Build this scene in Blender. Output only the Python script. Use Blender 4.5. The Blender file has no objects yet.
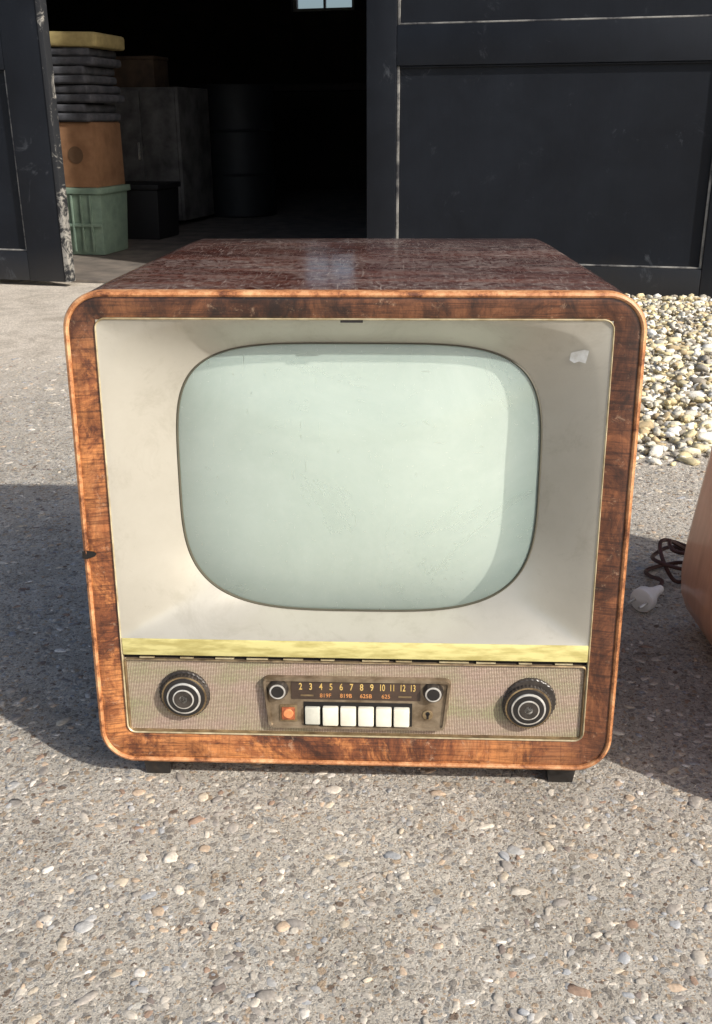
import bpy, bmesh, math, random
import numpy as np
from mathutils import Vector, Matrix
from mathutils.bvhtree import BVHTree
random.seed(7); rng=np.random.default_rng(7)
R=math.radians
C=bpy.context.scene.collection
sc=bpy.context.scene
def lin(r,g,b):
    f=lambda c:(c/255/12.92 if c/255<=.04045 else ((c/255+.055)/1.055)**2.4)
    return (f(r),f(g),f(b),1)
# ---------------------------------------------------------------- materials
class NT:
    def __init__(s,name):
        s.m=bpy.data.materials.new(name); s.m.use_nodes=True
        s.t=s.m.node_tree; s.n=s.t.nodes; s.l=s.t.links
        s.b=s.n['Principled BSDF']; s.out=s.n['Material Output']
        s.tc=s.n.new('ShaderNodeTexCoord')
    def link(s,a,b): s.l.new(a,b)
    def mapping(s,sc=(1,1,1),rot=(0,0,0)):
        m=s.n.new('ShaderNodeMapping'); m.inputs['Scale'].default_value=sc; m.inputs['Rotation'].default_value=rot
        s.link(s.tc.outputs['Object'],m.inputs['Vector']); return m.outputs[0]
    def noise(s,scale,detail=6,rough=.55,dist=0,vec=None):
        n=s.n.new('ShaderNodeTexNoise'); n.inputs['Scale'].default_value=scale; n.inputs['Detail'].default_value=detail
        n.inputs['Roughness'].default_value=rough; n.inputs['Distortion'].default_value=dist
        s.link(vec if vec is not None else s.tc.outputs['Object'],n.inputs['Vector']); return n.outputs['Fac']
    def vor(s,scale,vec=None,feature='F1',rnd=1):
        n=s.n.new('ShaderNodeTexVoronoi'); n.feature=feature; n.inputs['Scale'].default_value=scale; n.inputs['Randomness'].default_value=rnd
        s.link(vec if vec is not None else s.tc.outputs['Object'],n.inputs['Vector']); return n
    def ramp(s,fac,stops,interp='LINEAR'):
        r=s.n.new('ShaderNodeValToRGB'); r.color_ramp.interpolation=interp
        e=r.color_ramp.elements
        while len(e)<len(stops): e.new(.5)
        for i,(p,c) in enumerate(stops):
            e[i].position=p; e[i].color=c if len(c)==4 else (*c,1)
        s.link(fac,r.inputs[0]); return r.outputs[0]
    def mix(s,fac,a,b,mode='MIX'):
        m=s.n.new('ShaderNodeMix'); m.data_type='RGBA'; m.blend_type=mode
        for sock,v in ((0,fac),(6,a),(7,b)):
            if isinstance(v,(int,float)): m.inputs[sock].default_value=v
            elif isinstance(v,tuple): m.inputs[sock].default_value=v
            else: s.link(v,m.inputs[sock])
        return m.outputs[2]
    def math(s,op,a,b=0.0):
        m=s.n.new('ShaderNodeMath'); m.operation=op
        for i,v in enumerate((a,b)):
            if isinstance(v,(int,float)): m.inputs[i].default_value=v
            else: s.link(v,m.inputs[i])
        return m.outputs[0]
    def xyz(s):
        x=s.n.new('ShaderNodeSeparateXYZ'); s.link(s.tc.outputs['Object'],x.inputs[0]); return x.outputs
    def bump(s,h,strength=.5,dist=.002):
        b=s.n.new('ShaderNodeBump'); b.inputs['Strength'].default_value=strength; b.inputs['Distance'].default_value=dist
        s.link(h,b.inputs['Height']); s.link(b.outputs[0],s.b.inputs['Normal'])
    def set(s,**k):
        for a,v in k.items():
            i=s.b.inputs[a.replace('_',' ')]
            if isinstance(v,(int,float,tuple)): i.default_value=v
            else: s.link(v,i)
        return s
BW=((0,0,0,1),(1,1,1,1))
def simple(name,c1,c2=None,scale=30,rough=.6,metal=0,coat=0,bump=0,stretch=(1,1,1),lo=.35,hi=.65,bdist=.001,spec=.5):
    k=NT(name); v=k.mapping(stretch); f=k.noise(scale,8,.6,0,v)
    if c2 is None: c2=tuple(c*.8 for c in c1[:3])+(1,)
    k.set(Base_Color=k.ramp(f,[(lo,c1),(hi,c2)]),Roughness=rough,Metallic=metal)
    k.b.inputs['Coat Weight'].default_value=coat
    k.b.inputs['Specular IOR Level'].default_value=spec
    if bump: k.bump(f,bump,bdist)
    return k.m
M={}
# walnut veneer of the front frame
k=NT('walnut_veneer')
a=k.noise(15,10,.78,1.0,k.mapping((1,1,.7)))
col=k.ramp(a,[(.36,lin(52,27,18)),(.46,lin(112,62,36)),(.55,lin(160,96,54)),(.68,lin(200,138,88))])
z=k.xyz()
blo=k.noise(11,8,.78,1.2)
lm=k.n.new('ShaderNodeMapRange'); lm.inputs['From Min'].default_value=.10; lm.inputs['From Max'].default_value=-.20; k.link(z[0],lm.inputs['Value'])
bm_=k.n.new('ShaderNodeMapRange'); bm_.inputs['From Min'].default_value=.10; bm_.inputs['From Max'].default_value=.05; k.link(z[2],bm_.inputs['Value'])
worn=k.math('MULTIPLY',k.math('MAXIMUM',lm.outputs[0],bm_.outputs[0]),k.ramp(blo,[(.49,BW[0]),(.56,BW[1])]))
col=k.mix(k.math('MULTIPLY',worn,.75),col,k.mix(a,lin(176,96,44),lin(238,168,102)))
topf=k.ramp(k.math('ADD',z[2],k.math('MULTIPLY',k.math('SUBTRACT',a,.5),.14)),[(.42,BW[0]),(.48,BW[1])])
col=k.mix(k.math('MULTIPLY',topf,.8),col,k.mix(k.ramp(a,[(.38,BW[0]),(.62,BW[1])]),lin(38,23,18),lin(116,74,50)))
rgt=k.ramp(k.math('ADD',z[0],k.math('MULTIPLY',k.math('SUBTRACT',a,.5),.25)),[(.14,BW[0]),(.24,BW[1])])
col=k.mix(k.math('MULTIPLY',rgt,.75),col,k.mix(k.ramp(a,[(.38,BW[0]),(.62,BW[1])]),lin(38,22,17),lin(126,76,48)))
dk=k.noise(8,9,.78,1.8)
col=k.mix(1,col,k.ramp(dk,[(.40,(.42,.36,.33,1)),(.52,(1,1,1,1))]),'MULTIPLY')
cr=k.noise(1,5,.7,0,k.mapping((18,18,520)))
cr2=k.noise(1,5,.7,0,k.mapping((420,18,30)))
col=k.mix(.75,col,k.ramp(cr,[(.38,(.25,.2,.2,1)),(.52,(1,1,1,1))]),'MULTIPLY')
col=k.mix(.45,col,k.ramp(cr2,[(.36,(.35,.3,.3,1)),(.5,(1,1,1,1))]),'MULTIPLY')
sc_=k.noise(60,8,.8,.5)
col=k.mix(k.math('MULTIPLY',k.ramp(sc_,[(.58,BW[0]),(.68,BW[1])]),.45),col,lin(206,174,144))
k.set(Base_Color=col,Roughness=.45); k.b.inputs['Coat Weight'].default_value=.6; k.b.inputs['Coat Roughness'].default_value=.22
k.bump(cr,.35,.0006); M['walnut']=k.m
# lacquered top and sides
k=NT('lacquered_cabinet_veneer')
a=k.noise(1,8,.6,.8,k.mapping((5,45,5)))
col=k.ramp(a,[(.3,lin(54,25,21)),(.5,lin(92,47,37)),(.68,lin(130,74,56))])
du=k.noise(7,10,.75,.6); d2=k.noise(1,10,.85,2,k.mapping((60,60,24),(0,0,.6))); d3=k.noise(170,7,.85)
sr=k.noise(1,3,.6,2.5,k.mapping((14,260,30),(0,0,.5)))
sr2=k.noise(1,3,.6,2.5,k.mapping((240,16,30),(0,0,-.3)))
dust=k.math('MULTIPLY',k.ramp(du,[(.38,BW[0]),(.56,BW[1])]),k.ramp(d2,[(.46,BW[0]),(.58,BW[1])]))
dust=k.math('ADD',k.math('MULTIPLY',dust,.85),k.math('MULTIPLY',k.ramp(d3,[(.54,BW[0]),(.61,BW[1])]),.5))
dust=k.math('ADD',dust,k.math('MULTIPLY',k.math('ADD',k.ramp(sr,[(.62,BW[0]),(.65,BW[1])]),k.ramp(sr2,[(.62,BW[0]),(.65,BW[1])])),.6))
col=k.mix(k.math('MULTIPLY',dust,.64),col,lin(210,194,182))
k.set(Base_Color=col,Roughness=.35)
k.b.inputs['Coat Weight'].default_value=1; k.b.inputs['Coat IOR'].default_value=1.6
k.link(k.ramp(du,[(.35,(.06,)*3+(1,)),(.7,(.22,)*3+(1,))]),k.b.inputs['Coat Roughness'])
M['lacquer']=k.m
k=NT('pale_wood_edge'); a=k.noise(30,10,.82)
k.set(Base_Color=k.ramp(a,[(.38,lin(92,52,32)),(.48,lin(178,118,74)),(.62,lin(214,166,120))]),Roughness=.5); k.bump(a,.35,.001); M['rimwood']=k.m
k=NT('beige_mask_paint')
a=k.noise(5,9,.7); b=k.noise(90,8,.8); c=k.noise(16,9,.78,.6)
col=k.ramp(a,[(.3,lin(176,171,158)),(.7,lin(192,188,176))])
col=k.mix(1,col,k.ramp(c,[(.34,(.88,.87,.85,1)),(.48,(1,1,1,1))]),'MULTIPLY')
spk=k.ramp(b,[(.26,(.80,.77,.73,1)),(.38,(1,1,1,1))])
k.set(Base_Color=k.mix(1,col,spk,'MULTIPLY'),Roughness=.30,Metallic=.32); k.bump(b,.06,.0004); M['mask']=k.m
k=NT('pale_phosphor'); a=k.noise(5,4)
k.set(Base_Color=k.ramp(a,[(.3,lin(222,226,216)),(.7,lin(230,233,224))]),Roughness=.9); M['phosphor']=k.m
# glass: milky, partly clear, with a polished face
k=NT('screen_glass'); s=k.noise(1,9,.8,2,k.mapping((30,30,90))); s2=k.noise(1,4,.6,3,k.mapping((260,60,22),(0,.7,0)))
s3=k.noise(1,4,.6,3,k.mapping((30,60,240),(0,.3,0)))
sm=k.noise(6,8,.7,.8)
base=k.mix(k.ramp(sm,[(.35,BW[0]),(.65,BW[1])]),lin(172,191,182),lin(192,208,200))
base=k.mix(1,base,k.ramp(s,[(.31,(.72,.74,.73,1)),(.37,(1,1,1,1))]),'MULTIPLY')
base=k.mix(1,base,k.ramp(s2,[(.275,(.15,.15,.15,1)),(.31,(1,1,1,1))]),'MULTIPLY')
base=k.mix(1,base,k.ramp(s3,[(.26,(.25,.25,.25,1)),(.29,(1,1,1,1))]),'MULTIPLY')
dif=k.n.new('ShaderNodeBsdfDiffuse'); k.link(base,dif.inputs[0])
tr=k.n.new('ShaderNodeBsdfTransparent'); tr.inputs[0].default_value=(.97,.99,.975,1)
gl=k.n.new('ShaderNodeBsdfGlossy'); k.link(k.ramp(k.noise(5,7,.7,1),[(.4,(.05,)*3+(1,)),(.65,(.2,)*3+(1,))]),gl.inputs['Roughness'])
m1=k.n.new('ShaderNodeMixShader'); m1.inputs[0].default_value=.42; k.link(dif.outputs[0],m1.inputs[2]); k.link(tr.outputs[0],m1.inputs[1])
lw=k.n.new('ShaderNodeLayerWeight'); lw.inputs[0].default_value=.5
m2=k.n.new('ShaderNodeMixShader'); k.link(k.math('ADD',k.math('MULTIPLY',k.math('POWER',lw.outputs['Facing'],5.0),.8),.05),m2.inputs[0]); k.link(m1.outputs[0],m2.inputs[1]); k.link(gl.outputs[0],m2.inputs[2])
k.link(m2.outputs[0],k.out.inputs['Surface']); M['glass']=k.m
M['gasket']=simple('dark_gasket',lin(84,80,66),None,50,.6)
M['black']=simple('black_plastic',lin(26,24,24),lin(38,35,34),60,.35,0,.3)
M['void']=simple('dark_backing',lin(20,16,13),None,50,.9)
M['strip']=simple('yellowed_trim',lin(210,200,136),lin(176,164,102),30,.5,.0,0,.2,(1,1,5),.42,.6)
M['chrome']=simple('worn_chrome',lin(232,230,224),lin(186,182,174),90,.28,.5)
M['brass']=simple('tarnished_brass',lin(170,148,112),lin(110,92,70),70,.38,.6)
M['bead']=simple('pale_gold_bead',lin(206,194,160),lin(160,142,108),60,.4,.3)
M['bronze']=simple('bronze_bezel',lin(160,144,122),lin(108,92,72),60,.38,.5)
M['dial']=simple('dark_dial',lin(60,46,38),lin(74,58,48),40,.25,0,.6)
M['figures']=simple('cream_figures',lin(222,190,116),lin(200,166,94),40,.5)
M['figdim']=simple('amber_figures',lin(216,150,90),lin(190,126,72),40,.5)
M['cream']=simple('cream_keys',lin(236,232,216),lin(220,214,194),60,.35,0,.3)
M['greykey']=simple('greyed_key',lin(206,205,192),lin(186,184,170),60,.4)
M['orange']=simple('orange_emblem',lin(186,106,66),lin(140,76,50),200,.4)
M['orange2']=simple('orange_lamp',lin(224,150,100),lin(206,120,74),200,.3)
M['knob']=simple('brown_knob',lin(68,62,57),lin(42,38,35),60,.35,.1,.3)
# woven grille
k=NT('speaker_weave')
def wave(axis,scale):
    w=k.n.new('ShaderNodeTexWave'); w.bands_direction=axis; w.inputs['Scale'].default_value=scale; w.inputs['Distortion'].default_value=.6
    k.link(k.tc.outputs['Object'],w.inputs['Vector']); return w.outputs['Fac']
w=k.math('MULTIPLY',wave('X',190),wave('Z',210))
n=k.noise(1,6,.6,0,k.mapping((14,9,30)))
col=k.ramp(n,[(.40,lin(214,190,176)),(.50,lin(206,192,168)),(.62,lin(184,188,146))])
col=k.mix(k.ramp(w,[(.05,BW[1]),(.5,BW[0])]),col,lin(132,112,96))
col=k.mix(1,col,k.ramp(k.noise(420,4,.8),[(.35,(.76,.74,.72,1)),(.6,(1.05,1.05,1.05,1))]),'MULTIPLY')
k.set(Base_Color=col,Roughness=.5,Metallic=.15); k.bump(w,.5,.0005); M['weave']=k.m
k=NT('black_door_paint')
a=k.noise(3,8,.65,.3); b=k.noise(9,10,.8,.5)
col=k.ramp(a,[(.3,lin(14,17,23)),(.7,lin(25,29,36))])
col=k.mix(k.ramp(b,[(.6,BW[0]),(.78,(.4,.4,.4,1))]),col,lin(84,88,94))
z=k.xyz(); low=k.ramp(k.math('ADD',z[2],k.math('MULTIPLY',a,.15)),[(.08,BW[1]),(.24,BW[0])])
col=k.mix(k.math('MULTIPLY',low,.22),col,lin(92,88,82))
smu=k.noise(5,9,.75,1); col=k.mix(k.math('MULTIPLY',k.ramp(smu,[(.62,BW[0]),(.70,BW[1])]),.35),col,lin(96,100,106))
k.set(Base_Color=col,Roughness=.5); k.b.inputs['Specular IOR Level'].default_value=.22; k.bump(k.noise(1,6,.6,0,k.mapping((60,60,6))),.15,.003); M['paint']=k.m
k=NT('worn_moulding_paint'); b=k.noise(9,8,.7)
k.set(Base_Color=k.ramp(b,[(.4,lin(50,50,53)),(.58,lin(140,138,133))]),Roughness=.7); M['worn']=k.m
k=NT('chipped_edge_paint'); b=k.noise(14,8,.75,1); z=k.xyz()
lowm=k.ramp(z[2],[(.1,(.0,.0,.0,1)),(.55,(.12,.12,.12,1))])
k.set(Base_Color=k.ramp(k.math('SUBTRACT',b,lowm),[(.44,lin(30,32,36)),(.52,lin(150,147,140))]),Roughness=.7); M['chipped']=k.m
M['darkwall']=simple('dark_interior_boards',lin(44,38,34),lin(28,25,24),6,.9)
M['brick']=simple('dark_brick_wall',lin(96,60,48),lin(70,48,42),14,.9,0,0,.4,(1,1,3),.3,.7,.01)
M['roof']=simple('dark_roof_sheet',lin(58,56,56),None,8,.8)
M['floor']=simple('barn_concrete',lin(126,116,106),lin(92,86,80),9,.9,0,0,.3)
M['winframe']=simple('white_window_paint',lin(150,150,148),None,20,.6)
k=NT('dusty_pane'); pt=k.n.new('ShaderNodeBsdfTransparent'); pt.inputs[0].default_value=(.80,.82,.84,1); k.link(pt.outputs[0],k.out.inputs['Surface']); M['pane']=k.m
M['green']=simple('green_crate_plastic',lin(142,164,146),lin(118,140,126),14,.5)
M['card']=simple('brown_cardboard',lin(160,120,88),lin(134,98,70),12,.9)
M['cardprint']=simple('dull_print',lin(112,86,64),None,12,.9)
M['yellow']=simple('yellowed_mat',lin(188,170,118),lin(158,142,96),18,.95,0,0,.4)
M['greymat']=simple('grey_mat',lin(90,91,97),lin(56,58,64),18,.95,0,0,.4)
M['greycab']=simple('grey_steel',lin(120,117,114),lin(74,72,70),7,.7)
M['drum']=simple('dark_drum_paint',lin(34,36,39),lin(24,26,28),9,.6)
M['blackbox']=simple('black_box',lin(28,28,30),None,9,.6)
M['tools']=simple('dull_brown_wood',lin(100,80,62),lin(70,56,46),9,.8)
M['orangewood']=simple('orange_brown_veneer',lin(232,178,138),lin(198,140,100),9,.4,0,.3,.1,(1,5,1),.3,.7)
M['cord']=simple('brown_cord',lin(58,32,27),lin(80,46,38),60,.5)
M['plug']=simple('off_white_plug',lin(246,243,236),lin(236,232,224),40,.4)
M['shred']=simple('white_sticker',lin(230,231,229),lin(200,198,190),120,.5)
# stones with their own colours
def stonemat(name,rough=.75,nm=.7):
    k=NT(name); at=k.n.new('ShaderNodeAttribute'); at.attribute_name='Col'
    n=k.noise(260,5,.7); col=k.mix(1,at.outputs['Color'],k.ramp(n,[(.3,(nm,nm,nm,1)),(.7,(1.15,1.15,1.15,1))]),'MULTIPLY')
    k.set(Base_Color=col,Roughness=rough); k.b.inputs['Specular IOR Level'].default_value=.3; k.bump(n,.6,.0012); return k.m
M['stone']=stonemat('ground_stone',.88,.68); M['pebble']=stonemat('pale_pebble',.75,.78)
# ground
k=NT('worn_aggregate_concrete')
warp=k.n.new('ShaderNodeMix'); warp.data_type='VECTOR'; warp.inputs[0].default_value=.010
nz=k.n.new('ShaderNodeTexNoise'); nz.inputs['Scale'].default_value=70; nz.inputs['Detail'].default_value=5
k.link(k.tc.outputs['Object'],nz.inputs['Vector']); k.link(k.tc.outputs['Object'],warp.inputs[4]); k.link(nz.outputs['Color'],warp.inputs[5])
wv=warp.outputs[1]
v1=k.vor(90,wv); v2=k.vor(190,wv); v3=k.vor(440,wv)
def rnd(v):
    s=k.n.new('ShaderNodeSeparateColor'); k.link(v.outputs['Color'],s.inputs[0]); return s.outputs
stops=[(0,lin(164,157,148)),(.2,lin(204,195,181)),(.38,lin(178,167,153)),(.5,lin(220,211,196)),(.62,lin(178,176,172)),(.75,lin(200,178,153)),(.88,lin(236,229,216)),(.96,lin(142,124,109))]
c1=k.ramp(rnd(v1)[0],stops,'CONSTANT'); c2=k.ramp(rnd(v2)[0],stops,'CONSTANT'); c3=k.ramp(rnd(v3)[0],stops,'CONSTANT')
mort=k.mix(k.noise(45,8,.7),lin(198,190,177),lin(230,222,209))
def stmask(v,thr,edge):
    on=k.math('GREATER_THAN',rnd(v)[1],thr); sh=k.ramp(v.outputs['Distance'],[(edge,BW[1]),(edge+.10,BW[0])]); return k.math('MULTIPLY',on,sh)
s1=stmask(v1,.45,.30); s2=stmask(v2,.3,.38); s3=stmask(v3,.3,.45)
near=k.mix(s3,mort,c3); near=k.mix(s2,near,c2); near=k.mix(s1,near,c1)
fine=k.noise(600,5,.85); near=k.mix(1,near,k.ramp(fine,[(.3,(.52,.52,.52,1)),(.62,(1.15,1.15,1.15,1))]),'MULTIPLY')
pit=k.noise(120,8,.8); near=k.mix(1,near,k.ramp(pit,[(.33,(.42,.40,.38,1)),(.42,(1,1,1,1))]),'MULTIPLY')
big=k.noise(2.2,6,.6,.5)
patch=k.noise(9,9,.78,1.0); near=k.mix(1,near,k.ramp(patch,[(.36,(.80,.79,.77,1)),(.54,(1.04,1.04,1.04,1))]),'MULTIPLY')
far=k.mix(big,lin(222,212,198),lin(198,188,174)); far=k.mix(1,far,k.ramp(k.noise(110,8,.82),[(.36,(.60,.59,.57,1)),(.56,(1.06,1.06,1.06,1))]),'MULTIPLY')
far=k.mix(1,far,k.ramp(k.noise(7,9,.78,.6),[(.38,(.72,.71,.69,1)),(.56,(1.04,1.04,1.04,1))]),'MULTIPLY')
pos=k.xyz()
zone=k.ramp(k.math('MULTIPLY',k.math('ADD',pos[1],k.math('MULTIPLY',k.noise(3,10,.8),1.6)),.2),[(.62,BW[0]),(.74,BW[1])])
col=k.mix(zone,near,far)
col=k.mix(1,col,k.ramp(big,[(.3,(.90,.90,.90,1)),(.7,(1.04,1.04,1.04,1))]),'MULTIPLY')
k.set(Base_Color=col,Roughness=.9); k.b.inputs['Specular IOR Level'].default_value=.2
h=k.math('ADD',k.math('ADD',k.math('MULTIPLY',s1,.7),k.math('MULTIPLY',s2,.6)),k.math('ADD',k.math('MULTIPLY',s3,.4),k.math('MULTIPLY',k.noise(100,10,.85),2.6)))
h=k.math('ADD',h,k.math('MULTIPLY',k.noise(14,6,.7),3.0))
h=k.math('MULTIPLY',h,k.math('SUBTRACT',1.0,k.math('MULTIPLY',zone,.5)))
k.bump(h,.9,.0024); M['ground']=k.m

# ---------------------------------------------------------------- builders
def fin(name,me,mat,parent=None,label=None,smooth=.6):
    me.materials.append(mat); me.shade_smooth(); me.set_sharp_from_angle(angle=smooth)
    o=bpy.data.objects.new(name,me); C.objects.link(o)
    if parent: o.parent=parent
    if label: o['label']=label
    return o
def thing(name,label,cat,loc=(0,0,0),rz=0,group=None):
    o=bpy.data.objects.new(name,None); C.objects.link(o); o.location=loc; o.rotation_euler=(0,0,rz)
    o['label']=label; o['category']=cat
    if group:o['group']=group
    return o
def tag(o,label,cat,group=None):
    o['label']=label;o['category']=cat
    if group:o['group']=group
class MB:
    def __init__(s,f=None): s.bm=bmesh.new(); s.f=f or (lambda x,y,z:Vector((x,y,z)))
    def box(s,x0,x1,y0,y1,z0,z1,bev=0,seg=2,taper=0):
        vs=[]
        for z in (z0,z1):
            t=taper if z==z0 else 0
            for x,y in ((x0+t,y0+t),(x1-t,y0+t),(x1-t,y1-t),(x0+t,y1-t)): vs.append(s.bm.verts.new((x,y,z)))
        fs=[(3,2,1,0),(4,5,6,7),(0,1,5,4),(1,2,6,5),(2,3,7,6),(3,0,4,7)]
        F=[s.bm.faces.new([vs[i] for i in f]) for f in fs]
        if bev:
            E=list({e for f in F for e in f.edges})
            bmesh.ops.bevel(s.bm,geom=E,offset=bev,segments=seg,profile=.6,affect='EDGES')
        return s
    def loft(s,rings,cap0=False,cap1=False):
        R_=[[s.bm.verts.new(p) for p in r] for r in rings]; n=len(R_[0])
        for a,b in zip(R_,R_[1:]):
            for i in range(n): s.bm.faces.new((a[i],a[(i+1)%n],b[(i+1)%n],b[i]))
        if cap0: s.bm.faces.new(R_[0][::-1])
        if cap1: s.bm.faces.new(R_[-1])
        return s
    def lathe(s,prof,cx,cy,d,n=48,flute=None):
        rings=[]
        for j,(r,h) in enumerate(prof):
            ring=[]
            for i in range(n):
                a=2*math.pi*i/n; rr=r
                if flute and j in flute[0]: rr=r-(flute[1] if i%4<2 else 0)
                ring.append((cx+rr*math.cos(a),cy+rr*math.sin(a),d+h))
            rings.append(ring)
        return s.loft(rings,True,True)
    def build(s,name,mat,parent=None,label=None,smooth=.6,face=None):
        for v in s.bm.verts: v.co=s.f(*v.co)
        bmesh.ops.recalc_face_normals(s.bm,faces=s.bm.faces)
        if face is not None:
            t=Vector((0,0,0)); s.bm.normal_update()
            for f in s.bm.faces: t+=f.normal*f.calc_area()
            if t.dot(face)<0: bmesh.ops.reverse_faces(s.bm,faces=s.bm.faces)
        me=bpy.data.meshes.new(name); s.bm.to_mesh(me); s.bm.free()
        return fin(name,me,mat,parent,label,smooth)
# ---------------------------------------------------------------- television
PHI=R(3.5); FZ=.025
def F(u,v,h): # face coordinates: u right, v up, h out of the face (towards the viewer)
    d=-h
    return Vector((u, v*math.sin(PHI)+d*math.cos(PHI), FZ+v*math.cos(PHI)-d*math.sin(PHI)))
W=.26;H=.4815
def rr(u0,u1,v0,v1,r,n=8,h=0):
    r=max(r,.0005); out=[]
    for cx,cy,a0 in ((u1-r,v1-r,0),(u0+r,v1-r,90),(u0+r,v0+r,180),(u1-r,v0+r,270)):
        for i in range(n+1):
            a=R(a0+90*i/n); out.append((cx+r*math.cos(a),cy+r*math.sin(a),h))
    return out
tv=thing('vintage_television','old wooden cabinet television with a pale green screen standing on the ground','television',(-.0045,.8635,0),R(-2.6))
tv.scale=(1.009,1,1)
RC=.036
def inset(i,h): return rr(-W+i,W-i,i,H-i,RC-i,10,h)
MB(F).loft([inset(0,-.016),inset(0,-.004),inset(.0012,-.0012),inset(.0034,0),inset(.0050,-.001),inset(.0058,-.004)]).build('cabinet_edge',M['rimwood'],tv,'light wood edge running round the cabinet front')
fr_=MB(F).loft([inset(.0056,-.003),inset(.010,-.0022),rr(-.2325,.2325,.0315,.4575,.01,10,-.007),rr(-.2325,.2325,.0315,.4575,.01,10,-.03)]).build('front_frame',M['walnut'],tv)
MB(F).loft([[(-.2602,.2335,.0003),(-.2555,.2345,.0004),(-.249,.2330,-.0014),(-.2465,.2305,-.0016),(-.2485,.2280,-.0014),(-.2560,.2255,.0004),(-.2603,.2262,.0003)]],True).build('veneer_chip',M['void'],fr_)
# shell
sh=MB(); DB=.495
rings=[[tuple(F(*p)) for p in inset(0,-.0155)]]
for t in (.1,.5,.85,.97,1.0):
    hw=W-.018*t-(0 if t<.9 else (.004 if t<.99 else .012)); top=FZ+H*math.cos(PHI)-.002*t-(0 if t<.9 else (.002 if t<.99 else .008))
    yy=.035+(DB-.035)*t
    rings.append([(x, yy+(z/H)*.028*(1-t), FZ+.0+z*(top-FZ)/H) for x,z,_ in rr(-hw,hw,0,H,RC*(1 if t<.9 else .8),10)])
sh.loft(rings,False,True).build('cabinet_shell',M['lacquer'],tv)
bk=MB(); bk.box(-.2,.2,DB-.002,DB+.025,.07,.42,.012); bk.box(-.12,.12,DB+.02,DB+.07,.16,.36,.015)
bc=bk.build('rear_cover',M['card'],tv)
vt=MB()
for i in range(6): vt.box(-.15,.15,DB+.0245,DB+.0265,.375+.006*i,.378+.006*i)
vt.build('vent_slots',M['void'],bc)
# bead round the opening
MB(F).loft([rr(-.2322,.2322,.0318,.4572,.010,8,-.012),rr(-.2322,.2322,.0318,.4572,.010,8,-.0055),rr(-.2314,.2314,.0326,.4564,.009,8,-.0045),rr(-.2305,.2305,.0335,.4555,.008,8,-.0055),rr(-.2305,.2305,.0335,.4555,.008,8,-.012)]).build('gold_bead',M['bead'],tv)
# mask
a_,b_=.2306,.1582; cu,cv=0,.2974
pts=[]
NX,NY=56,40
for i in range(NX): pts.append((a_-2*a_*i/NX,b_))
for i in range(NY): pts.append((-a_,b_-2*b_*i/NY))
for i in range(NX): pts.append((-a_+2*a_*i/NX,-b_))
for i in range(NY): pts.append((a_,-b_+2*b_*i/NY))
def sup(x,y,a,b,n):
    L=math.hypot(x,y); c,s=abs(x)/L,abs(y)/L
    r=1/((c/a)**n+(s/b)**n)**(1/n); return (x/L*r,y/L*r)
SU,SV,SA,SB=.0038,.2935,.1758,.1370
NT_,NB_=4.4,3.5
def scr(x,y,k=1.0,n=None):
    if n is None: n=NT_ if y>0 else NB_
    sx,sy=sup(x/a_*SA,y/b_*SB,SA*k,SB*k,n)
    return (SU+sx,SV+sy)
rings=[]; DS=1.35
def prof_h(s):
    return -.0068-.0262*(s**1.12)
for s_ in (0,.05,.12,.2,.3,.4,.5,.6,.7,.8,.88,.94,.98,1.0):
    ring=[]
    for x,y in pts:
        sx,sy=scr(x,y); e=s_
        qx,qy=(x,y) if e<.06 else sup(x,y,a_,b_,9 if y>0 else 34)
        ring.append(((cu+qx)*(1-e)+sx*e,(cv+qy)*(1-e)+sy*e,prof_h(e)*DS+.0035))
    rings.append(ring)
mk=MB(F).loft(rings).build('screen_mask',M['mask'],tv,smooth=1.2)
hE=prof_h(1)*DS+.0035
MB(F).loft([[(*scr(x,y,1.0),hE) for x,y in pts],[(*scr(x,y,.993),hE+.0006) for x,y in pts],[(*scr(x,y,.986),hE-.003) for x,y in pts]]).build('screen_gasket',M['gasket'],tv)
def dome(k,h0,h1,name,mat,lean=0):
    rs=[]
    for s_ in [1,.97,.93,.87,.8,.7,.6,.5,.4,.3,.2,.1,.02]:
        ring=[]
        for x,y in pts:
            nn=(NT_ if y>0 else NB_)*s_+2.2*(1-s_); q=scr(x,y,k,nn)
            dv=(q[1]-SV)*s_
            ring.append((SU+(q[0]-SU)*s_,SV+dv,h1+(h0-h1)*s_**2.3+lean*max(0,dv/SB)**2))
        rs.append(ring)
    return MB(F).loft(rs,False,True).build(name,mat,tv,smooth=1.5,face=Vector((0,-1,0)))
dome(.990,hE-.002,hE+.022,'screen_glass',M['glass'])
dome(1.10,hE-.040,hE-.006,'phosphor_screen',M['phosphor'],.026)
MB(F).box(-.2324,.2324,.0316,.1400,-.034,-.030).build('backing_board',M['void'],tv)
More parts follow.
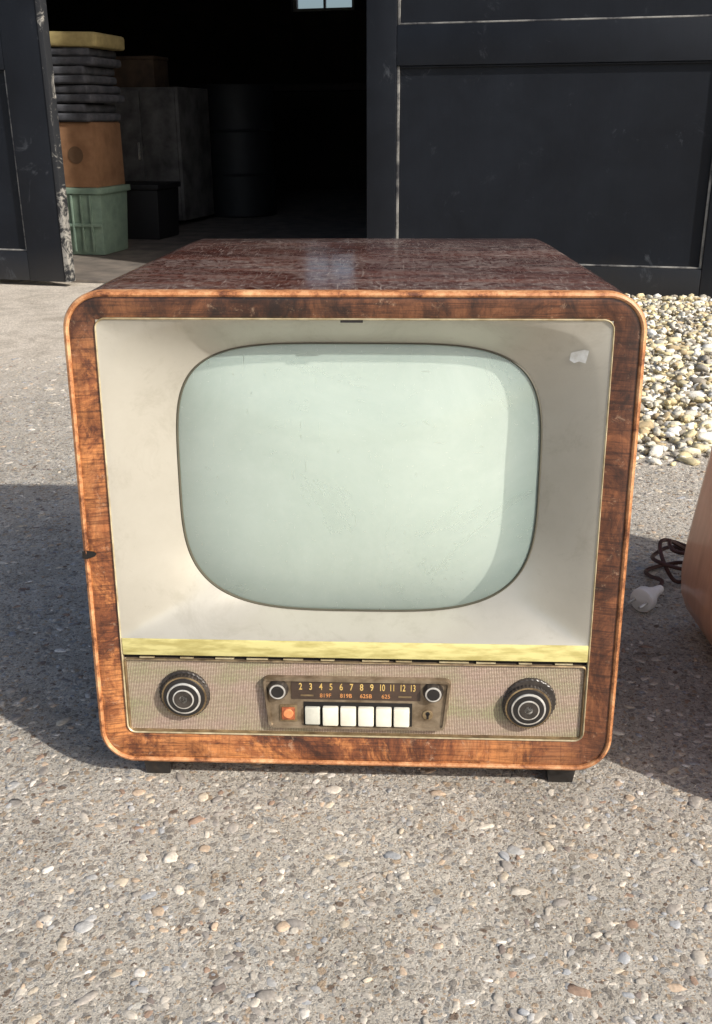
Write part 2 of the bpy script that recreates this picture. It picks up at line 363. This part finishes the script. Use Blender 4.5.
# torn bits of tape on the mask, laid on its surface
bvh=BVHTree.FromPolygons([v.co[:] for v in mk.data.vertices],[p.vertices[:] for p in mk.data.polygons])
nin=(F(0,0,-1)-F(0,0,0)).normalized()
def onmask(u,v,lift=.0006):
    loc,_,_,_=bvh.ray_cast(F(u,v,.05),nin); return loc-nin*lift
def scrap(outline,name,mat):
    bm=bmesh.new(); cu_=sum(p[0] for p in outline)/len(outline); cv_=sum(p[1] for p in outline)/len(outline)
    c=bm.verts.new(onmask(cu_,cv_)); vs=[bm.verts.new(onmask(*p)) for p in outline]
    for i in range(len(vs)): bm.faces.new((c,vs[i],vs[(i+1)%len(vs)]))
    me=bpy.data.meshes.new(name); bm.to_mesh(me); bm.free(); return fin(name,me,mat,mk)
scrap([(.1965,.4185),(.1970,.4255),(.2010,.4270),(.2080,.4292),(.2118,.4285),(.2108,.4210),(.2100,.4165),(.2045,.4178),(.2005,.4160)],'tape_scrap',M['shred'])
MB(F).box(-.010,.010,.4535,.4560,-.010,-.0052).build('top_clip',M['black'],tv)
# yellow trim strip and slot
MB(F).box(-.2303,.2303,.1212,.1392,-.014,-.0045,.0014).build('trim_strip',M['strip'],tv)
sl=MB(F).box(-.2303,.2303,.1160,.1214,-.02,-.0095).build('slot_backing',M['void'],tv)
for i in range(12):
    u=-.212+i*.0370+random.uniform(-.006,.006)
    MB(F).box(u,u+random.uniform(.012,.03),.1170,.1182,-.0096,-.0068).build('slot_clip',M['bead'],sl)
# grille
MB(F).box(-.2303,.2303,.0337,.1162,-.018,-.0085).build('speaker_grille',M['weave'],tv)
MB(F).loft([rr(-.2303,.2303,.0337,.1162,.004,6,-.0088),rr(-.2303,.2303,.0337,.1162,.004,6,-.0062),rr(-.2293,.2293,.0347,.1152,.004,6,-.0055),rr(-.2283,.2283,.0357,.1142,.003,6,-.0088)]).build('grille_border',M['brass'],tv)
# control panel
def trap(i,h,r=.006):
    out=[]
    for x,y,_ in rr(-.0945+i,.0945-i,.0425+i,.0995-i,r-min(i,r-.001),6):
        f=(y-.0425)/.057; out.append((x*(.945+.055*f),y,h))
    return out
cp=MB(F).loft([trap(0,-.009),trap(0,-.003),trap(.0008,-.0016),trap(.0032,-.0016),trap(.0040,-.0042)],False,True).build('control_panel',M['bronze'],tv)
cp.location.x=.0035
def fbox(u0,u1,v0,v1,h0,h1,bev,name,mat,par,label=None): return MB(F).box(u0,u1,v0,v1,h0,h1,bev).build(name,mat,par,label)
fbox(-.0655,.0640,.0755,.0960,-.005,-.0034,.0006,'dial_window',M['dial'],cp)
fbox(-.0535,.0560,.0455,.0725,-.005,-.0036,.0005,'key_recess',M['void'],cp)
def text(body,size,u,v,h,sx=1,align='CENTER',bold=0):
    cu_=bpy.data.curves.new('t','FONT'); cu_.body=body; cu_.size=size; cu_.extrude=.00008; cu_.align_x=align; cu_.offset=bold
    to=bpy.data.objects.new('tmp',cu_); C.objects.link(to); bpy.context.view_layer.update()
    me=bpy.data.meshes.new_from_object(to.evaluated_get(bpy.context.evaluated_depsgraph_get())); bpy.data.objects.remove(to)
    for q in me.vertices: q.co=F(u+q.co.x*sx,v+q.co.y,h+q.co.z)
    return me
def merge(meshes,name,mat,par):
    bm=bmesh.new()
    for me in meshes: bm.from_mesh(me)
    me=bpy.data.meshes.new(name); bm.to_mesh(me); bm.free(); return fin(name,me,mat,par)
nums=[text(str(i),.0104,-.0560+(i-2)*.0102,.0866,-.0032,.70 if i<10 else .58,'CENTER',.00008) for i in range(2,14)]
merge(nums,'scale_numbers',M['figures'],cp)
row=[text(t,.0062,u,.0782,-.0032,.95,'CENTER',.00004) for t,u in (('819F',-.031),('819B',-.0105),('625B',.0095),('625',.0295))]
merge(row,'standard_markings',M['figdim'],cp)
for ua in (-.056,.042): fbox(ua,ua+.013,.0792,.0810,-.0036,-.0031,0,'scale_bar',M['brass'],cp)
for i in range(6):
    u=-.0518+i*.01785
    if i==0: fbox(u,u+.0152,.0482,.0675,-.005,-.0004,.0012,'push_button',M['greykey'],cp,'greyed leftmost push button')
    else: fbox(u,u+.0158,.0482,.0685,-.005,.0018,.0016,'push_button',M['cream'],cp)
e=fbox(-.0775,-.0600,.0500,.0690,-.005,-.0030,.0006,'emblem_plate',M['brass'],cp)
MB(F).box(-.0755,-.0620,.0525,.0665,-.0035,-.0020,.0012).build('emblem',M['orange'],e)
MB(F).lathe([(.0052,0),(.0048,.0008),(.002,.0011)],-.06875,.0595,-.0021,28).build('emblem_lamp',M['orange2'],e)
kh=MB(F).lathe([(.0052,0),(.0052,.0010),(.0044,.0014)],.0715,.0600,-.0042,24).build('keyhole_plate',M['brass'],cp)
mm=MB(F); mm.lathe([(.0022,0),(.0022,.0003)],.0715,.0618,-.0028,16); mm.box(.0704,.0726,.0558,.0616,-.0029,-.0025); mm.build('keyhole',M['void'],kh)
for u in (-.0785,.0765):
    kn=MB(F).lathe([(.0105,0),(.0105,.002),(.0098,.004),(.0094,.006),(.0086,.0070)],u,.0865,-.0045,40,([2,3],.0005)).build('tuning_knob',M['knob'],cp)
    MB(F).lathe([(.0080,0),(.0080,.0008),(.0069,.0010)],u,.0865,.0022,32).build('knob_ring',M['chrome'],kn)
    MB(F).lathe([(.0065,0),(.0060,.0008),(.002,.0004)],u,.0865,.0031,32).build('knob_cap',M['black'],kn)
for u,v in ((-.1700,.0765),(.1745,.0715)):
    kn=MB(F).lathe([(.0252,0),(.0252,.0012),(.0243,.0022),(.0240,.0062),(.0234,.0070),(.0205,.0072)],u,v,-.0080,160,([2,3,4],.0006)).build('volume_knob' if u<0 else 'brightness_knob',M['knob'],tv)
    off=(-.001,.001) if u<0 else (.0025,.0045)
    MB(F).lathe([(.0258,0),(.0256,.0030),(.0248,.0036)],u+off[0],v+off[1],-.0088,120,([1,2],.0006)).build('rear_dial',M['knob'],kn)
    MB(F).lathe([(.0228,0),(.0226,.0006),(.0220,.0007)],u,v,-.0011,64).build('rim_line',M['brass'],kn)
    MB(F).lathe([(.0214,0),(.0205,.0015),(.0160,.0020)],u,v,-.0008,64).build('knob_collar',M['black'],kn)
    MB(F).lathe([(.0172,0),(.0170,.0016),(.0166,.0018),(.0154,.0018)],u,v,.0008,64).build('knob_ring',M['chrome'],kn)
    MB(F).lathe([(.0155,0),(.0153,.0020),(.0134,.0024),(.0100,.0023)],u,v,.0010,64).build('knob_cap',M['black'],kn)
    MB(F).lathe([(.0107,0),(.0107,.0008),(.0100,.0010)],u,v,.0032,48).build('inner_ring',M['chrome'],kn)
    MB(F).lathe([(.0097,0),(.0093,.0009),(.004,.0006)],u,v,.0036,48).build('centre_disc',M['knob'],kn)
for x in (-.206,.214):
    for y in (.012,.36):
        MB().box(x-.016,x+.016,y,y+.04,0,.027,.003,taper=.003).build('foot',M['black'],tv)

# ---------------------------------------------------------------- neighbouring cabinet
nb=thing('wooden_cabinet','orange brown rounded wooden cabinet cut off by the right edge of the photo','cabinet',(.428,.775,0),0)
def prof(s=0):
    P=[(.050,.014),(.030,.020),(.013,.036),(.003,.060),(0,.088),(.003,.13),(.012,.20),(.021,.27),(.030,.34),(.037,.385),(.052,.41),(.085,.422),(.30,.428),(.42,.42),(.45,.39),(.47,.30),(.475,.10),(.462,.045),(.43,.022)]
    cx,cz=.24,.21
    return [(cx+(x-cx)*(1-s),cz+(z_-cz)*(1-s)) for x,z_ in P]
MB().loft([[(x,y,z_) for x,z_ in prof(s)] for s,y in ((.05,.0),(.015,.004),(0,.014),(0,.22),(0,.42),(.02,.435),(.06,.442))],True,True).build('body_shell',M['orangewood'],nb,smooth=.9)
MB().box(.07,.42,-.004,.002,.07,.36,.004).build('front_panel',M['mask'],nb)
for x in (.08,.38):
    for y in (.04,.36): MB().box(x,x+.035,y,y+.035,0,.03,.003).build('foot',M['black'],nb)
# ---------------------------------------------------------------- power cord
def tube(name,P,r,mat,parent=None,n=8,sub=6):
    Q=[]; P=[Vector(p) for p in P]
    for i in range(len(P)-1):
        p0,p1,p2,p3=P[max(i-1,0)],P[i],P[i+1],P[min(i+2,len(P)-1)]
        for j in range(sub):
            t=j/sub; Q.append(.5*((2*p1)+(-p0+p2)*t+(2*p0-5*p1+4*p2-p3)*t*t+(-p0+3*p1-3*p2+p3)*t**3))
    Q.append(P[-1]); rings=[]
    for i,q in enumerate(Q):
        d=(Q[min(i+1,len(Q)-1)]-Q[max(i-1,0)]).normalized(); up=Vector((0,0,1)) if abs(d.z)<.9 else Vector((1,0,0))
        a=d.cross(up).normalized(); b=d.cross(a)
        rings.append([tuple(q+r*(math.cos(2*math.pi*k_/n)*a+math.sin(2*math.pi*k_/n)*b)) for k_ in range(n)])
    return MB().loft(rings,True,True).build(name,mat,parent)
pc=thing('power_cord','brown power cord coiled on the ground with an off-white plug, right of the television','cord',(.40,1.265,0))
P=[(.034,.030,.0185),(.044,.050,.020),(.036,.085,.012),(.045,.12,.006),(.10,.14,.008),(.11,.09,.020),(.075,.07,.030),(.045,.09,.034),(.055,.13,.026),(.09,.15,.030),(.12,.11,.022),(.10,.08,.014),(.07,.07,.010),(.055,.10,.040),(.07,.14,.046),(.11,.13,.036),(.10,.09,.044),(.07,.09,.05),(.075,.12,.052),(.12,.12,.02),(.11,.05,.010),(.14,.02,.006),(.20,.06,.006),(.28,.08,.006)]
tube('cord',P,.0031,M['cord'],pc)
fp=lambda x,y,z_: Vector((.012+.70*z_+.71*x, .004+.71*z_-.70*x, .0180+y))
pl=MB(fp); pl.lathe([(.0150,-.0215),(.0172,-.020),(.0176,-.018),(.0176,-.008),(.0165,-.005),(.0105,-.001),(.0098,.003),(.0095,.012),(.0080,.014),(.0064,.015),(.0064,.020),(.0074,.022),(.0056,.034)],0,0,0,32)
plo=pl.build('plug',M['plug'],pc)
for s in (-1,1): MB(fp).lathe([(.0022,-.042),(.0024,-.040),(.0024,-.020)],s*.0095,0,0,12).build('plug_pin',M['chrome'],plo)

# ---------------------------------------------------------------- ground
g=bpy.data.meshes.new('ground'); g.from_pydata([(-60,-60,0),(60,-60,0),(60,80,0),(-60,80,0)],[],[(0,1,2,3)])
go=fin('ground',g,M['ground']); go['kind']='structure'
tmp=bmesh.new(); bmesh.ops.create_icosphere(tmp,subdivisions=2,radius=1); tmp.verts.ensure_lookup_table()
BV=np.array([v.co[:] for v in tmp.verts]); BF=np.array([[v.index for v in f.verts] for f in tmp.faces]); tmp.free()
def stones(name,P,S,cols,mat,jit=.13,label=None,cat=None,tilt=.25):
    n=len(P); nv=len(BV); nf=len(BF)
    V=BV[None]*(1+rng.uniform(-jit,jit,(n,nv,1)))
    V=np.sign(V)*np.abs(V)**.85
    V=V*S[:,None,:]
    a=rng.uniform(0,2*np.pi,n); t=rng.normal(0,tilt,n); ca,sa,ct,st=np.cos(a),np.sin(a),np.cos(t),np.sin(t)
    y=V[:,:,1]*ct[:,None]-V[:,:,2]*st[:,None]; z_=V[:,:,1]*st[:,None]+V[:,:,2]*ct[:,None]; x=V[:,:,0]
    X=x*ca[:,None]-y*sa[:,None]; Y=x*sa[:,None]+y*ca[:,None]
    V=np.stack([X,Y,z_],2)+P[:,None,:]
    Fc=(BF[None]+(np.arange(n)*nv)[:,None,None]).reshape(-1,3)
    me=bpy.data.meshes.new(name); me.vertices.add(n*nv); me.vertices.foreach_set('co',V.reshape(-1).astype(np.float32))
    me.loops.add(Fc.size); me.loops.foreach_set('vertex_index',Fc.reshape(-1).astype(np.int32))
    me.polygons.add(len(Fc)); me.polygons.foreach_set('loop_start',(np.arange(len(Fc))*3).astype(np.int32))
    me.update(calc_edges=True)
    at=me.attributes.new('Col','FLOAT_COLOR','POINT'); cc=np.repeat(np.concatenate([cols,np.ones((n,1))],1),nv,0); at.data.foreach_set('color',cc.reshape(-1).astype(np.float32))
    me.materials.append(mat); me.shade_smooth()
    o=bpy.data.objects.new(name,me); C.objects.link(o); o['kind']='stuff'
    if label: o['label']=label; o['category']=cat
    return o
def frust(n,y0,y1,pw=1.0):
    y=y0+(y1-y0)*rng.uniform(0,1,n)**pw; hw=.42*(y*.93+.24)+.05; x=rng.uniform(-1,1,n)*hw; return x,y
pal=np.array([lin(*c)[:3] for c in ((170,162,152),(196,187,173),(156,149,141),(212,202,186),(178,176,172),(196,174,150),(162,137,118),(226,218,206),(164,165,166),(206,192,170),(134,122,114))])
n=17000
x,y=frust(n,.45,2.9,.95)
r=np.exp(rng.normal(math.log(.0028),.42,n)).clip(.0013,.0078)*(1+.15*(y-.8).clip(0,2))
S=np.stack([r*rng.uniform(.9,1.7,n),r*rng.uniform(.7,1.05,n),r*rng.uniform(.25,.42,n)],1)
P=np.stack([x,y,S[:,2]*rng.uniform(-.85,-.45,n)],1)
loose=rng.uniform(0,1,n)<.03; P[loose,2]=S[loose,2]*.5; S[loose]*=.7
idx=rng.choice(len(pal),n,p=[.16,.16,.13,.12,.11,.08,.05,.04,.06,.06,.03]); cols=pal[idx]*rng.uniform(.78,1.06,(n,1))
stones('ground_stones',P,S,cols,M['stone'],.26,label='small brown and grey stones bedded in the worn concrete ground',cat='stones',tilt=.12)
# pale pebbles by the wall
n=16500
y=rng.uniform(1.88,3.72,n); x=.42+rng.uniform(0,1,n)*1.25
keep=(y<3.85-.249*(x-.77)-.03)&(x>.42+.1*np.sin(y*7))&(rng.uniform(0,1,n)<((y-1.88)/.22).clip(.15,1)); x,y=x[keep],y[keep]; n=len(x)
r=np.exp(rng.normal(math.log(.0072),.42,n)).clip(.0032,.0155)
S=np.stack([r*rng.uniform(.95,1.6,n),r*rng.uniform(.65,1.0,n),r*rng.uniform(.45,.75,n)],1)
edge=np.clip((x-.42)/.15,0,1)*np.clip((y-1.93)/.3,0,1)
P=np.stack([x,y,.003+rng.uniform(0,.034,n)*edge],1)
pp=np.array([lin(*c)[:3] for c in ((230,221,194),(240,234,218),(212,198,160),(204,198,182),(224,207,162),(168,161,148),(246,243,234),(188,168,132),(150,141,126))])
cols=pp[rng.choice(len(pp),n)]*rng.uniform(.84,1.05,(n,1))
stones('pebble_bed',P,S,cols,M['pebble'],.34,'pale cream pebbles heaped in front of the closed black door','pebbles',.6)

# ---------------------------------------------------------------- barn
bn=thing('barn','dark barn with black panelled doors, one standing open onto a dim store','barn',(.77,3.85,0),R(-14))
def leaf(X0,X1,Y0,rails,stiles,name,label):
    m=MB()
    m.box(X0,X1,Y0+.022,Y0+.045,.02,2.3); 
    d=m.build(name,M['paint'],bn,label)
    m=MB()
    for a,b in stiles: m.box(a,b,Y0,Y0+.0215,.02,2.3,.004)
    for k_ in range(len(stiles)-1):
        for a,b in rails: m.box(stiles[k_][1]+.0005,stiles[k_+1][0]-.0005,Y0+.001,Y0+.0215,a,b,.004)
        xa,xb=stiles[k_][1],stiles[k_+1][0]
        for (a,b),(c,e_) in zip(rails,rails[1:]): m.box(xa+.012,xb-.012,Y0+.010,Y0+.0218,c-.007,c-.001,.002)
    m.build('door_frame',M['paint'],d)
    for k_ in range(len(stiles)-1):
        xa,xb=stiles[k_][1],stiles[k_+1][0]
        for (a,b),(c,e_) in zip(rails,rails[1:]):
            m=MB()
            m.box(xa+.001,xa+.010,Y0+.010,Y0+.0218,b+.001,c-.001,.002)
            m.box(xb-.010,xb-.001,Y0+.010,Y0+.0218,b+.001,c-.001,.002)
            m.box(xa+.0095,xb-.0095,Y0+.0105,Y0+.0216,b+.001,b+.007,.002)
            m.build('moulding',M['worn'],d)
    return d
leaf(-.745,1.9,0,[(.021,.125),(.825,.96),(1.6,1.72),(2.15,2.299)],[(-.745,-.632),(.515,.64),(1.78,1.9)],'door','closed black panelled door with worn pale mouldings')
ld=leaf(-3.2,-2.000,-.12,[(.021,.14),(.83,.97),(1.6,1.72),(2.15,2.299)],[(-3.2,-3.08),(-2.165,-2.000)],'door','black door leaf at the left with a chipped pale edge')
MB().box(-1.9995,-1.979,-.124,-.075,.02,2.3,.002).build('door_edge',M['chipped'],ld)
w=MB(); w.box(-6,-3.21,0,.25,0,3.0); w.box(1.91,5,0,.25,0,3.0); w.box(-3.209,1.909,0,.25,2.31,3.0)
w.build('front_wall',M['brick'],bn)
WX0,WX1,WZ0,WZ1=-2.88,-2.28,1.57,2.05
w=MB(); w.box(-6,-5.8,.251,6,0,3); w.box(4.8,5,.251,6,0,3)
w.box(-6,WX0,6.001,6.2,0,3); w.box(WX1,5,6.001,6.2,0,3); w.box(WX0+.001,WX1-.001,6.001,6.2,0,WZ0); w.box(WX0+.001,WX1-.001,6.001,6.2,WZ1,3)
w.build('inner_wall',M['darkwall'],bn)
wf=MB(); wf.box(WX0+.002,WX0+.035,6.05,6.1,WZ0+.002,WZ1-.002); wf.box(WX1-.035,WX1-.002,6.05,6.1,WZ0+.002,WZ1-.002); wf.box(WX0+.036,WX1-.036,6.05,6.1,WZ1-.035,WZ1-.002); wf.box(WX0+.036,WX1-.036,6.05,6.1,WZ0+.002,WZ0+.03)
wf.box((WX0+WX1)/2-.009,(WX0+WX1)/2+.009,6.055,6.095,WZ0+.031,WZ1-.036)
wn=wf.build('window',M['winframe'],bn)
MB().box(WX0+.02,WX1-.02,6.072,6.078,WZ0+.02,WZ1-.02).build('window_pane',M['pane'],wn)
MB().box(-6.2,5.2,-.25,6.4,3.001,3.12).build('roof',M['roof'],bn)
MB().box(-5.79,4.79,.0,5.99,.002,.012).build('barn_floor',M['floor'],bn)
# ---------------------------------------------------------------- stored things
RB=R(-14)
ct=thing('plastic_crate','green plastic crate on the barn floor under the cardboard box','crate',(-1.40,5.32,.012),RB)
m=MB(); m.box(-.2,.2,-.15,.15,0,.31,.012,taper=.015); m.build('crate_body',M['green'],ct)
m=MB(); m.box(-.212,.212,-.162,.162,.295,.325,.006); m.build('crate_rim',M['green'],ct)
m=MB()
for i in range(7): m.box(-.165+i*.05,-.155+i*.05,-.158,-.149,.02,.29,.002)
m.box(-.19,.19,-.157,-.149,.14,.155,.002); m.build('crate_ribs',M['green'],ct)
cb=thing('cardboard_box','brown cardboard box stacked on the green crate','box',(-1.41,5.32,.338),RB)
MB().box(-.21,.20,-.15,.15,0,.295,.004).build('box_body',M['card'],cb)
MB(lambda x,y,z_:Vector((x,-.152-z_,y))).lathe([(.04,0),(.04,.001)],.10,.15,0,24).build('printed_disc',M['cardprint'],cb)
for xa,xb in ((-.205,-.003),(.003,.195)): MB().box(xa,xb,-.145,.145,.2955,.299).build('box_flap',M['card'],cb)
zz=.640
desc=['dark grey folded mat lying directly on the cardboard box','dark grey folded mat, second up from the cardboard box','dark grey folded mat, third up from the cardboard box','dark grey folded mat just under the yellowed one']
for i,dn in enumerate(desc):
    off=random.uniform(-.03,.03)
    m=MB(); t=.082
    m.box(-.23,.23,-.16,.16,0,t*.48,.018,3); m.box(-.225+random.uniform(-.02,.02),.215+random.uniform(-.02,.02),-.155,.16,t*.49,t-.003,.018,3)
    o=m.build('folded_mat',M['greymat']); o.location=(-1.41+off,5.32,zz); o.rotation_euler=(0,random.uniform(-.02,.02),RB+random.uniform(-.08,.08)); tag(o,dn,'mat','grey mats stacked in the barn'); zz+=t
m=MB(); m.box(-.25,.24,-.17,.16,0,.066,.022,4)
o=m.build('folded_mat',M['yellow']); o.location=(-1.39,5.32,zz); o.rotation_euler=(0,.035,RB+.03); tag(o,'yellowed folded mat on top of the dark stack in the barn','mat')
gc=thing('metal_cabinet','grey metal cabinet standing deep in the dim barn','cabinet',(-1.33,6.7,.012),RB)
MB().box(-.24,.26,0,.5,.03,.82,.006).build('cabinet_body',M['greycab'],gc)
for xa,xb in ((-.22,.005),(.015,.24)): MB().box(xa,xb,-.012,-.001,.05,.80,.003).build('cabinet_door',M['greycab'],gc)
MB().box(-.02,-.008,-.03,-.013,.40,.50,.003).build('handle',M['chrome'],gc)
tb=thing('tool_box','dull brown wooden box on top of the grey metal cabinet','box',(-1.33,6.9,.833),RB)
MB().box(-.17,.12,-.1,.12,0,.16,.006).build('box_body',M['tools'],tb); MB().box(-.175,.125,-.105,.125,.1605,.18,.004).build('lid',M['tools'],tb)
bb=thing('storage_box','black lidded storage box on the barn floor beside the green crate','box',(-1.22,6.0,.012),RB)
MB().box(-.17,.17,-.15,.15,0,.27,.012,taper=.012).build('box_body',M['blackbox'],bb); MB().box(-.18,.18,-.16,.16,.2705,.30,.008).build('lid',M['blackbox'],bb)
dr=thing('oil_drum','dark metal drum standing in the middle of the barn','drum',(-.80,7.4,.012))
MB().lathe([(.24,0),(.25,.01),(.25,.27),(.257,.28),(.25,.29),(.25,.55),(.257,.56),(.25,.57),(.25,.84),(.255,.85),(.24,.85),(.235,.835)],0,0,0,40).build('drum_body',M['drum'],dr)
MB().lathe([(.03,0),(.03,.012),(.02,.016)],.12,.05,.835,16).build('drum_cap',M['chrome'],dr)
wb=thing('work_bench','rough dark work bench along the back of the barn','bench',(-.6,8.6,.012),RB)
MB().box(-1.2,1.2,0,.6,.84,.89,.004).build('bench_top',M['darkwall'],wb)
for x in (-1.1,1.1):
    for y in (.05,.5): MB().box(x-.04,x+.04,y,y+.07,0,.8395).build('leg',M['darkwall'],wb)

# ---------------------------------------------------------------- camera, light
cam=bpy.data.cameras.new('camera'); co=bpy.data.objects.new('camera',cam); C.objects.link(co)
cam.sensor_fit='VERTICAL'; cam.sensor_height=36; cam.lens=36*1000/1024; cam.clip_start=.02; cam.clip_end=500
co.matrix_world=Matrix.Translation((0,0,.648))@Matrix.Rotation(R(90-21.5),4,'X')@Matrix.Rotation(-.0055,4,'Z')
sc.camera=co
EL,AZ=R(35),R(38)
ts=Vector((math.cos(EL)*math.cos(AZ),-math.cos(EL)*math.sin(AZ),math.sin(EL)))
L=bpy.data.lights.new('sun','SUN'); L.energy=5; L.angle=R(1.0); L.color=(1,.96,.895)
lo=bpy.data.objects.new('sun',L); C.objects.link(lo); lo.rotation_euler=ts.to_track_quat('Z','Y').to_euler()
wd=bpy.data.worlds.new('World'); sc.world=wd; wd.use_nodes=True; nt=wd.node_tree
sk=nt.nodes.new('ShaderNodeTexSky'); sk.sky_type='NISHITA'; sk.sun_disc=False; sk.sun_elevation=EL; sk.sun_rotation=math.atan2(ts.x,ts.y); sk.dust_density=3
nt.links.new(sk.outputs[0],nt.nodes['Background'].inputs[0]); nt.nodes['Background'].inputs[1].default_value=.15
sc.view_settings.view_transform='Standard'; sc.view_settings.look='None'; sc.view_settings.exposure=0
